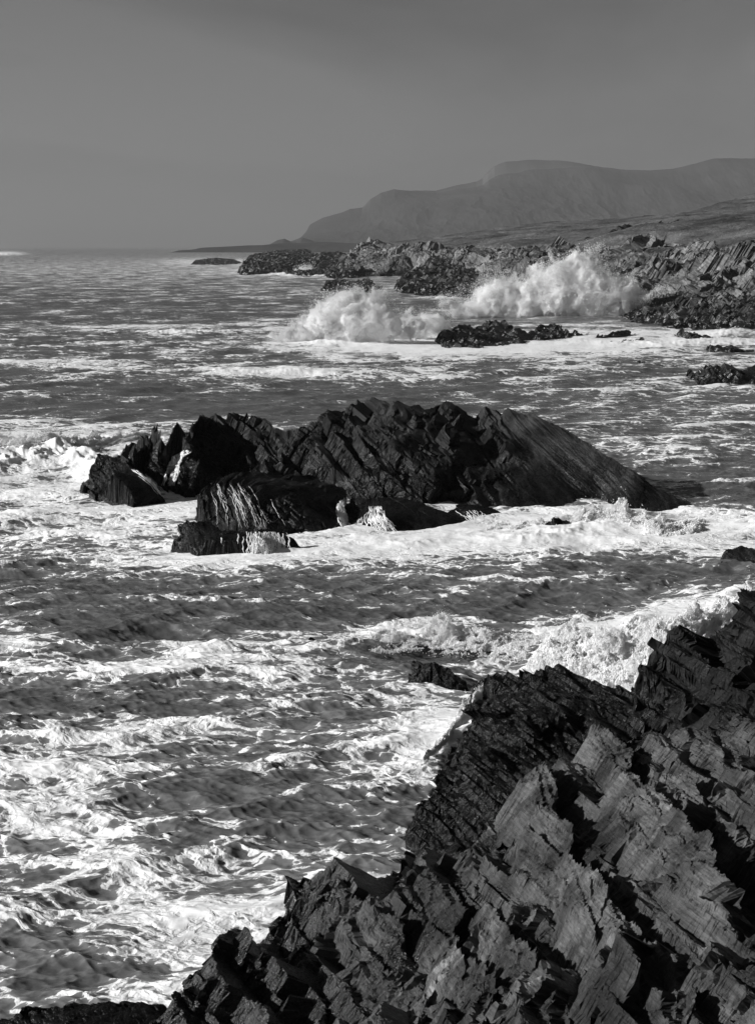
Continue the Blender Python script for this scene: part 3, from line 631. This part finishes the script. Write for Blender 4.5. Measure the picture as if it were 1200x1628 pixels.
H2 = H * (1 - .4 * np.clip(thick, 0, 1)) + mz * (1 + .25 * fbm2(X / 1.7, Y / 1.7, 3, 75)) + rel * (0.06 * thick + 1.8 * mfo * np.clip(mz, 0, 0.8) + .0)
# crests whiten and the mounds are all foam
slope_white = np.clip((h2 / 0.115) * .5 + (h1 / .42) * .35, -1, 2.2)
cov2 = cov + 0.42 * np.clip(h2 / .095 - 1.1, 0, 1.6) * f2 + 0.22 * np.clip(h3 / .028 - 1.3, 0, 1.5) * f3 + 0.10 * slope_white * fk + 0.9 * mfo * np.clip(mz * 1.5, 0, 1)
o = mk_mesh('sea', np.stack([X + DX, Y + DY, H2], -1), grid_faces(nr, nc), None, True, {'foam': cov2, 'far': np.clip(sp_ / 1.5, 0, 1)})
tag(o, kind='structure')
SEA = o
print('sea', len(X), round(time.time() - T00, 1))

m, t = mat_new('sea water'); o.data.materials.append(m)
oo = N('ShaderNodeOutputMaterial', t)
g = N('ShaderNodeNewGeometry', t); pos = g.outputs['Position']
at = N('ShaderNodeAttribute', t); at.attribute_name = 'foam'; fo = at.outputs['Fac']
fa = N('ShaderNodeAttribute', t); fa.attribute_name = 'far'; far = fa.outputs['Fac']
fl = N('ShaderNodeMapping', t); fl.inputs['Scale'].default_value = (1, 1, 0.0); t.links.new(pos, fl.inputs[0]); fp = fl.outputs[0]
# warped coordinates give the drifting, marbled look
wn = N('ShaderNodeTexNoise', t); wn.inputs['Scale'].default_value = 0.45; wn.inputs['Detail'].default_value = 5; t.links.new(fp, wn.inputs['Vector'])
wv = N('ShaderNodeVectorMath', t, operation='SCALE'); wv.inputs[3].default_value = 1.7
ws = N('ShaderNodeVectorMath', t, operation='SUBTRACT'); ws.inputs[1].default_value = (.5, .5, .5); t.links.new(wn.outputs['Color'], ws.inputs[0]); t.links.new(ws.outputs[0], wv.inputs[0])
wa = N('ShaderNodeVectorMath', t, operation='ADD'); t.links.new(fp, wa.inputs[0]); t.links.new(wv.outputs[0], wa.inputs[1]); wp = wa.outputs[0]
st = N('ShaderNodeMapping', t); st.inputs['Scale'].default_value = (0.42, 1.0, 1.0); st.inputs['Rotation'].default_value = (0, 0, math.radians(12)); t.links.new(wp, st.inputs[0]); sp = st.outputs[0]
fsn = N('ShaderNodeMapping', t); fsn.inputs['Scale'].default_value = (0.45, 1.0, 1.0); t.links.new(fp, fsn.inputs[0]); fs = fsn.outputs[0]
n1 = noise(t, sp, 1.15, 10, 0.60, 0.15)
n2 = noise(t, sp, 0.16, 4, 0.55, 0.3)
nf = noise(t, wp, 5.0, 5, 0.65, 0.5)
def vor(scale, vec):
    v = N('ShaderNodeTexVoronoi', t); v.feature = 'DISTANCE_TO_EDGE'; v.inputs['Scale'].default_value = scale; v.inputs['Detail'].default_value = 1.0; t.links.new(vec, v.inputs['Vector']); return v.outputs['Distance']
l1 = mapr(t, vor(1.5, sp), 0.0, 0.13, 1.0, 0.0)
l2 = mapr(t, vor(3.8, sp), 0.0, 0.16, 1.0, 0.0)
pat = mth(t, 'ADD', mth(t, 'ADD', mth(t, 'MULTIPLY', n1, 1.55), mth(t, 'MULTIPLY', n2, 0.55)), mth(t, 'ADD', mth(t, 'MULTIPLY', l1, 0.26), mth(t, 'ADD', mth(t, 'MULTIPLY', l2, 0.22), mth(t, 'MULTIPLY', nf, 0.34))))
pat = mth(t, 'SUBTRACT', pat, 0.20)
# long drift lines that carry the pattern far out
fsm = N('ShaderNodeMapping', t); fsm.inputs['Scale'].default_value = (1.25, 1.0, 1.0); t.links.new(fp, fsm.inputs[0])
nfar = noise(t, fsm.outputs[0], 0.10, 8, 0.70, 0.3)
pat = mth(t, 'ADD', pat, mth(t, 'MULTIPLY', mth(t, 'SUBTRACT', nfar, 0.5), mapr(t, far, 0.0, 0.6, 0.5, 2.6)))
v = mth(t, 'ADD', pat, mth(t, 'MULTIPLY', mth(t, 'SUBTRACT', fo, 0.5), 0.75))
foam = mapr(t, v, 1.215, 1.265, 0.0, 1.0, True)
milk = mapr(t, v, 0.85, 1.24, 0.0, 1.0)
pw_ = N('ShaderNodeBsdfPrincipled', t)
wc = mapr(t, milk, 0, 1, 0.095, 0.20)
c1 = N('ShaderNodeCombineColor', t)
for i in range(3): t.links.new(wc, c1.inputs[i])
t.links.new(c1.outputs[0], pw_.inputs['Base Color'])
t.links.new(mapr(t, far, 0, 1, 0.12, 0.38), pw_.inputs['Roughness']); pw_.inputs['IOR'].default_value = 1.33
b1 = N('ShaderNodeBump', t); b1.inputs['Distance'].default_value = 0.025
t.links.new(noise(t, fs, 5.0, 5, 0.6), b1.inputs['Height']); t.links.new(b1.outputs[0], pw_.inputs['Normal'])
b1b = N('ShaderNodeBump', t); b1b.inputs['Distance'].default_value = 1.0; t.links.new(noise(t, fs, 0.30, 6, 0.65), b1b.inputs['Height']); t.links.new(mapr(t, far, 0.1, 1, 0.0, 1.0), b1b.inputs['Strength']); t.links.new(b1b.outputs[0], b1.inputs['Normal'])
pf = N('ShaderNodeBsdfPrincipled', t); pf.inputs['Roughness'].default_value = 0.9; pf.inputs['Specular IOR Level'].default_value = 0.15
fc = mth(t, 'MULTIPLY', mapr(t, v, 1.22, 1.36, 0.70, 0.94), mapr(t, nf, 0.3, 0.7, 0.85, 1.08))
c2 = N('ShaderNodeCombineColor', t)
for i in range(3): t.links.new(fc, c2.inputs[i])
t.links.new(c2.outputs[0], pf.inputs['Base Color'])
b2 = N('ShaderNodeBump', t); b2.inputs['Distance'].default_value = 0.015
t.links.new(mth(t, 'ADD', mth(t, 'MULTIPLY', nf, 0.5), mth(t, 'MULTIPLY', mapr(t, v, 1.2, 1.6, 0, 1), 2.0)), b2.inputs['Height']); t.links.new(b2.outputs[0], pf.inputs['Normal'])
mx = N('ShaderNodeMixShader', t); t.links.new(foam, mx.inputs[0]); t.links.new(pw_.outputs[0], mx.inputs[1]); t.links.new(pf.outputs[0], mx.inputs[2]); t.links.new(mx.outputs[0], oo.inputs[0])
# ------------------------------------------------------------------ spray
bpy.context.view_layer.update()
mw, t = mat_new('white water'); oo = N('ShaderNodeOutputMaterial', t); p = N('ShaderNodeBsdfPrincipled', t)
p.inputs['Base Color'].default_value = (.95, .95, .95, 1); p.inputs['Roughness'].default_value = .7; p.inputs['Specular IOR Level'].default_value = .3
tr = N('ShaderNodeBsdfTranslucent', t); tr.inputs['Color'].default_value = (.95, .95, .95, 1)
mx = N('ShaderNodeMixShader', t); mx.inputs[0].default_value = 0.45; t.links.new(p.outputs[0], mx.inputs[1]); t.links.new(tr.outputs[0], mx.inputs[2])
t.links.new(mx.outputs[0], oo.inputs[0]); M_WHITE = mw
def spray_mat(name, dens, scale, cut=0.40, aniso=0.0):
    m, t = mat_new(name); oo = N('ShaderNodeOutputMaterial', t); pv = N('ShaderNodeVolumePrincipled', t)
    g = N('ShaderNodeNewGeometry', t)
    n = noise(t, g.outputs['Position'], scale, 4, 0.6, 0.6)
    d = mapr(t, n, cut, cut + .18, dens * 0.04, dens, True)
    t.links.new(d, pv.inputs['Density']); pv.inputs['Color'].default_value = (.995, .995, .995, 1); pv.inputs['Anisotropy'].default_value = aniso
    t.links.new(pv.outputs[0], oo.inputs['Volume']); return m
_ico = None
def ico():
    global _ico
    if _ico is None:
        import bmesh
        bm = bmesh.new(); bmesh.ops.create_icosphere(bm, subdivisions=3, radius=1)
        _ico = (np.array([v.co[:] for v in bm.verts], F), np.array([[v.index for v in f.verts] for f in bm.faces], np.int32)); bm.free()
    return _ico
def drops(parent, C, R, n, size, seed, up=0.0, fill=0.0):
    """loose drops flung around the burst: tiny four-sided grains"""
    rs = np.random.RandomState(seed)
    k = rs.choice(len(C), n, p=R ** 2 / (R ** 2).sum())
    dv = rs.normal(size=(n, 3)); dv /= np.linalg.norm(dv, axis=1)[:, None]
    rad = R[k] * (0.75 + 0.28 * rs.gamma(1.6, 0.55, n))
    rad = np.where(rs.rand(n) < fill, R[k] * 1.05 * rs.rand(n) ** .4, rad)
    P = C[k] + dv * rad[:, None]; P[:, 2] += up * rs.rand(n) ** 3 * R[k]
    cl = fbm3(P[:, 0] / R.mean(), P[:, 1] / R.mean(), P[:, 2] / R.mean() * .6, 3, seed)
    P = P[(cl > -.05 - .25 * fill) & (P[:, 2] > 0.05)]; n = len(P)
    T = np.array([(0, 0, 1), (.94, 0, -.33), (-.47, .82, -.33), (-.47, -.82, -.33)], F)
    sz = size * np.exp(rs.normal(0, .45, n))
    V = (P[:, None, :] + T[None] * sz[:, None, None]).reshape(-1, 3)
    b = (np.arange(n) * 4)[:, None, None]
    f = (b + np.array([[0, 1, 2], [0, 2, 3], [0, 3, 1], [1, 3, 2]])[None]).reshape(-1, 3)
    o = mk_mesh('droplets', V, f, M_WHITE, False, None, parent); tag(o, kind='stuff'); return o
def jets(parent, foot, n, size, seed, w0=.5):
    """water thrown up in ragged fingers: each jet is (px, py, distance, lean px, height px)"""
    rs = np.random.RandomState(seed); out_ = []
    for (px, py, d, lx, hy) in foot:
        A = W(px, py, d=d); B = W(px + lx, py - hy, d=d); m_ = int(n / len(foot))
        k = rs.randint(3, 6)
        for q in range(k):
            tip = A + (B - A) * rs.uniform(.55, 1.12) + np.array([rs.normal(0, w0 * 1.2), rs.normal(0, w0), 0])
            a0 = A + np.array([rs.normal(0, w0 * 1.4), rs.normal(0, w0), 0])
            u = rs.rand(m_ // k) ** .85
            P = a0[None] + (tip - a0)[None] * u[:, None]
            sp_w = w0 * (.9 - .55 * u) * (1 + .5 * np.sin(u * 11 + rs.rand() * 6))
            P += rs.normal(0, 1, P.shape) * sp_w[:, None] * np.array([1, .8, .8]); P[:, 0] += (u ** 2) * rs.normal(0, w0 * .8)
            out_.append(P)
    P = np.concatenate(out_); keep = fbm3(P[:, 0] / w0, P[:, 1] / w0, P[:, 2] / (w0 * 1.6), 4, seed + 1) > -.12; P = P[keep & (P[:, 2] > .1)]
    T = np.array([(0, 0, 1), (.94, 0, -.33), (-.47, .82, -.33), (-.47, -.82, -.33)], F); sz = size * np.exp(rs.normal(0, .4, len(P)))
    V = (P[:, None, :] + T[None] * sz[:, None, None]).reshape(-1, 3)
    f = ((np.arange(len(P)) * 4)[:, None, None] + np.array([[0, 1, 2], [0, 2, 3], [0, 3, 1], [1, 3, 2]])[None]).reshape(-1, 3)
    o = mk_mesh('thrown_water', V, f, M_WHITE, False, None, parent); tag(o, kind='stuff'); return o
def burst(label, blobs, dens, vox, bump, nscale, ndrop, dsize, seed, cut=.4, cat='spray', name='spray_burst', ysq=0.8, group=None, fill=0.0):
    """blobs: (px, py, radius in px, distance)"""
    C = np.array([W(b[0], b[1], d=b[3]) for b in blobs]); R = np.array([b[2] * K * b[3] for b in blobs])
    iv, jf = ico(); Vs = []; Fs = []
    for i in range(len(C)):
        Vs.append(C[i] + iv * R[i] * np.array([1, ysq, 1])); Fs.append(jf + i * len(iv))
    t0 = mk_mesh('tmp', np.concatenate(Vs), np.concatenate(Fs))
    md = t0.modifiers.new('r', 'REMESH'); md.mode = 'VOXEL'; md.voxel_size = vox
    dg = bpy.context.evaluated_depsgraph_get(); ev = t0.evaluated_get(dg); me = bpy.data.meshes.new_from_object(ev)
    n = len(me.vertices); co = np.empty(n * 3, F); me.vertices.foreach_get('co', co); co = co.reshape(-1, 3)
    nm = np.empty(n * 3, F); me.vertices.foreach_get('normal', nm); nm = nm.reshape(-1, 3)
    r = R.mean()
    q = (0.5 - np.abs(per3(co[:, 0] / r * 1.3, co[:, 1] / r * 1.3, co[:, 2] / r * 1.3, seed))) * 1.0 + (0.5 - np.abs(per3(co[:, 0] / r * 3.1, co[:, 1] / r * 3.1, co[:, 2] / r * 3.1, seed + 1))) * .5 + per3(co[:, 0] / r * 7, co[:, 1] / r * 7, co[:, 2] / r * 5, seed + 2) * .22
    co = co + nm * (q[:, None] - .45) * bump * r
    me.vertices.foreach_set('co', np.ascontiguousarray(co, F).ravel()); me.update()
    me.materials.append(spray_mat(name, dens, nscale, cut))
    bpy.data.objects.remove(t0)
    o = bpy.data.objects.new(name, me); col.objects.link(o); tag(o, label, cat, group)
    if ndrop: drops(o, C, R, ndrop, dsize, seed + 5, .8, fill)
    print('burst', n, round(time.time() - T00, 1)); return o
A_ = 180
bA = burst('tall white burst of spray rising from the sea left of the low black rock',
 [(497,520,20,A_),(515,505,24,A_),(535,492,22,A_),(553,480,18,A_),(572,472,12,A_),(592,478,14,A_),(560,505,32,A_),(590,505,32,A_),(612,520,28,A_),(560,528,26,A_),(530,527,24,A_),(598,530,22,A_),(478,532,12,A_),(545,472,7,A_),(604,470,7,A_)],
 3.0, .3, .75, .35, 70000, .035, 201, cut=.36)
jets(bA, [(470,540,A_,-16,14),(492,538,A_,-18,32),(512,538,A_,-14,48),(530,538,A_,-8,62),(548,540,A_,-4,74),(566,540,A_,4,78),(582,540,A_,12,76),(598,540,A_,16,62),(614,538,A_,20,44),(632,538,A_,22,26)], 200000, .03, 261, .75)
burst('low rolling white spray between the tall burst and the big one',
 [(630,525,18,A_+8),(648,515,17,A_+8),(668,518,20,A_+8),(690,515,17,A_+8),(705,522,14,A_+8),(655,530,15,A_+8),(680,532,14,A_+8)],
 2.5, .3, .6, .35, 18000, .035, 205)
B_ = 252
bB = burst('biggest white burst of spray breaking against the rocky far shore',
 [(900,425,15,B_),(918,412,13,B_),(938,424,18,B_),(885,440,22,B_),(910,445,26,B_),(945,448,26,B_),(972,448,20,B_),(990,458,18,B_),(1005,462,12,B_),(860,455,24,B_),(835,462,22,B_),(880,475,34,B_),(930,480,36,B_),(970,480,26,B_),
  (840,485,30,B_),(805,478,24,B_),(780,486,22,B_),(810,500,20,B_),(860,503,20,B_),(910,505,20,B_),(955,503,18,B_),(755,494,20,B_),(735,498,14,B_),(770,470,20,B_),(795,460,16,B_),(820,445,14,B_),(850,432,14,B_),(1015,470,12,B_),(720,505,10,B_)],
 2.0, .45, .75, .22, 60000, .05, 210)
jets(bB, [(740,515,B_,-18,36),(775,515,B_,-14,52),(805,515,B_,-16,66),(835,515,B_,-10,78),(862,512,B_,2,86),(885,510,B_,10,100),(905,508,B_,6,106),(925,508,B_,16,98),(948,510,B_,20,84),(972,512,B_,26,70),(990,514,B_,30,56),(850,515,B_,-30,60)], 300000, .042, 262, 1.25)
burst('thin veil of drifting spray in front of the dark rocky point', [(775,440,16,B_+20),(790,455,22,B_+20),(770,465,20,B_+20),(740,480,22,B_+20),(715,485,18,B_+20),(810,450,16,B_+20)], 0.12, .6, .7, .2, 12000, .04, 214, name='spray_veil')
burst('small splash at the foot of the shore near the right edge', [(1150,525,7,215),(1160,520,8,215),(1172,516,7,215),(1180,527,9,215),(1165,530,8,215)], 1.5, .2, .5, .5, 8000, .035, 217)
burst('white surf bursting at the foot of the dark headland', [(470,434,5,650),(480,431,7,650),(490,430,8,650),(497,433,5,650),(455,436,4,650)], .5, 1.0, .5, .15, 3000, .12, 219)
def spume(label, path, width, n, size, seed, lump=1.0, name='breaking_wave', cat='breaking wave'):
    """a tumbling crest built of drops and flecks: path points (px, py, height in m) give its foot on the water"""
    rs = np.random.RandomState(seed)
    P = np.array([W(p_[0], p_[1], 0.1) for p_ in path]); hh = np.array([p_[2] for p_ in path], float)
    seg = np.concatenate([[0], np.cumsum(np.linalg.norm(np.diff(P, axis=0), axis=1))]); L = seg[-1]
    s_ = rs.rand(n) * L
    x = np.interp(s_, seg, P[:, 0]); y = np.interp(s_, seg, P[:, 1]); h = np.interp(s_, seg, hh)
    lat = rs.normal(0, 1, n) * width
    q = fbm2(s_ / (1.3 * lump) + seed, lat / (1.0 * lump), 4, seed) 
    top = h * np.clip(.55 + .9 * q, .08, 1.6) * np.exp(-(lat / width) ** 2 * .35)
    z = top * (1 - rs.rand(n) ** 1.6 * .9) * np.where(rs.rand(n) < .05, 1 + rs.exponential(.16, n), 1)
    drift = (fbm3(x / .5, y / .5, z / .35, 3, seed + 3)) * .22 * lump
    X_ = x + lat * .35 + drift; Y_ = y + lat + drift * .6; Z_ = z + .1 + drift * .5
    keep = fbm3(X_ / .28, Y_ / .28, Z_ / .22, 3, seed + 6) + .12 > -.1 * rs.rand(n)
    Q = np.stack([X_, Y_, Z_], -1)[keep & (Z_ > .03)]; n = len(Q)
    T = np.array([(0, 0, 1), (.94, 0, -.33), (-.47, .82, -.33), (-.47, -.82, -.33)], F)
    sz = size * np.exp(rs.normal(0, .5, n)) * np.where(Q[:, 2] < .5 * h.mean(), 1.6, 1.0)
    sx = rs.normal(0, .5, (n, 3)); T2_ = T[None] * (1 + .6 * np.abs(sx))[:, None, :]
    V = (Q[:, None, :] + T2_ * sz[:, None, None]).reshape(-1, 3)
    f = ((np.arange(n) * 4)[:, None, None] + np.array([[0, 1, 2], [0, 2, 3], [0, 3, 1], [1, 3, 2]])[None]).reshape(-1, 3)
    o = mk_mesh(name, V, f, M_WHITE, False); tag(o, label, cat); print('spume', n); return o
spume('white breaker crashing behind the low black ledge at lower right', [(862,1030,.25),(900,1038,.65),(950,1050,1.1),(1000,1068,1.35),(1045,1085,1.45),(1085,1098,1.2)], .85, 560000, .0085, 223)
spume('foaming crest running up to the jagged crag at the right edge', [(985,1012,.4),(1040,1022,.65),(1100,1006,.75),(1150,984,.75),(1210,964,.75),(1260,956,.7)], .9, 420000, .0095, 227)
spume('small curling crest of white water in the middle of the channel', [(500,1030,.12),(560,1028,.2),(610,1022,.35),(650,1018,.55),(690,1015,.7),(730,1017,.5),(790,1024,.25),(850,1030,.25)], .45, 200000, .008, 229, .7)
spume('splash leaping up beside the low black ledge', [(690,1195,.25),(715,1172,.35),(735,1148,.55),(752,1130,.7),(775,1118,.5),(805,1112,.3)], .35, 170000, .0065, 231, .6, 'spray_burst', 'spray')
spume('surf heaped against the black right slope of the island', [(780,842,.15),(860,842,.3),(920,838,.55),(950,834,.95),(985,834,1.2),(1020,838,.9),(1060,846,.4),(1120,840,.25)], .8, 240000, .013, 233)
spume('breaking wave on the left, behind the tilted slab rock', [(-60,728,1.0),(0,724,1.15),(50,720,1.2),(100,714,1.0),(150,708,.75),(200,702,.5),(250,696,.4),(300,690,.25)], 1.0, 360000, .014, 237)

# ------------------------------------------------------------------ water pouring off the rocks
ISLE = [q for q in scene.objects if q.type == 'MESH' and q.name.split('.')[0] in ('rock_island', 'sea_rock')]
def hit(px, py):
    p_ = Vector(W(px, py, d=60.0)) - cam.location; dr = p_.normalized(); best = None
    for q in ISLE:
        ok, loc, nrm, _ = q.ray_cast(cam.location, dr)
        if ok and (best is None or (loc - cam.location).length < best[1]): best = (loc, (loc - cam.location).length, nrm)
    return best
def fall(label, path, wpx, n, seed, rad=.03, keep=(0.0, 1.0)):
    """path: the run of the water down the rock face; strands are laid on the rock itself"""
    rs = random.Random(seed); Vs = []; Fs = []
    P = np.array(path, float); seg = np.concatenate([[0], np.cumsum(np.hypot(*np.diff(P, axis=0).T))]); L = seg[-1]
    for s in range(n):
        a = rs.random() ** 1.3 * .5; b = min(1, a + .25 + rs.random() * .9); off = rs.gauss(0, .45); ph = rs.random() * 9
        k = max(4, int((b - a) * L / 2.0)); pts = []
        for i in range(k + 1):
            u = (a + (b - a) * i / k)
            x = np.interp(u * L, seg, P[:, 0]); y = np.interp(u * L, seg, P[:, 1]); ww = np.interp(u * L, seg, np.linspace(wpx[0], wpx[1], len(seg)))
            h = hit(x + off * ww + math.sin(u * 9 + ph) * 1.3 + math.sin(u * 23 + ph * 3) * .7, y)
            if h is None: continue
            if pts and (h[0] - pts[-1][0]).length > .9: 
                if len(pts) > 3: break
                pts = []
            tp = math.sin(min(1, (i + .5) / k) * math.pi) ** .5
            pts.append((h[0] + h[2] * .03 - Vector((0, .02, 0)), h[2], rad * (.4 + rs.random()) * (.35 + tp)))
        if len(pts) < 3: continue
        b0 = sum(len(v) for v in Vs); vv = []
        for i, (q, nn, r) in enumerate(pts):
            d = (pts[min(i + 1, len(pts) - 1)][0] - pts[max(i - 1, 0)][0]).normalized(); sd = d.cross(nn)
            sd = sd.normalized() if sd.length > 1e-4 else Vector((1, 0, 0)); up = sd.cross(d)
            for c_, s_ in ((1, 0), (.3, .9), (-.3, .9), (-1, 0)): vv.append(q + sd * r * c_ + up * r * s_ * .8)
            if i: 
                e = b0 + i * 4
                for m_ in range(4): Fs.append((e - 4 + m_, e - 4 + (m_ + 1) % 4, e + (m_ + 1) % 4, e + m_))
        Vs.append(np.array([v[:] for v in vv]))
    if Vs:
        o = mk_mesh('waterfall', np.concatenate(Vs), np.array(Fs), M_WHITE, True); tag(o, label, 'waterfall')
fall('white curtain of water falling over the frontmost low rock', [(420,846),(425,860),(425,884)], (40,44), 150, 301, .018)
fall('thin waterfall down the cleft at the left of the island', [(300,716),(283,726),(275,745),(268,772)], (6,9), 120, 302, .035)
fall('broad film of water streaming down the left face of the wide slab', [(360,768),(375,800),(385,838)], (36,50), 26, 303, .009)
fall('narrow waterfall between the wide slab and the low dark rock', [(548,792),(540,806),(545,830),(560,846)], (5,9), 70, 305, .026)
fall('fan of white water on the face of the low dark rock', [(598,805),(600,825),(612,846)], (9,26), 80, 306, .018)
fall('short stream down the left end of the low dark rock', [(575,822),(570,835),(566,848)], (6,10), 25, 307, .015)
fall('foam draining off the tilted slab rock on the left', [(215,745),(240,765),(262,788)], (8,8), 40, 308, .018)
fall('runnels of foam over the small low wet rock', [(745,812),(755,822),(765,834)], (20,20), 30, 309, .016)
# ------------------------------------------------------------------ sea air
m, t = mat_new('sea haze'); oo = N('ShaderNodeOutputMaterial', t); pv = N('ShaderNodeVolumePrincipled', t)
pv.inputs['Density'].default_value = 0.000105; pv.inputs['Color'].default_value = (.36, .36, .36, 1); pv.inputs['Anisotropy'].default_value = 0.1
t.links.new(pv.outputs[0], oo.inputs['Volume'])
hx, hy0, hy1, hz0, hz1 = 62000, -400, 61000, -60, 950
V = [(-hx*9.9, hy0, hz0), (hx*9.9, hy0, hz0), (hx*9.9, hy1, hz0), (-hx*9.9, hy1, hz0), (-hx*9.9, hy0, hz1), (hx*9.9, hy0, hz1), (hx*9.9, hy1, hz1), (-hx*9.9, hy1, hz1)]
hz = mk_mesh('haze', V, [(0,3,2,1),(4,5,6,7),(0,1,5,4),(1,2,6,5),(2,3,7,6),(3,0,4,7)], m); tag(hz, kind='stuff')
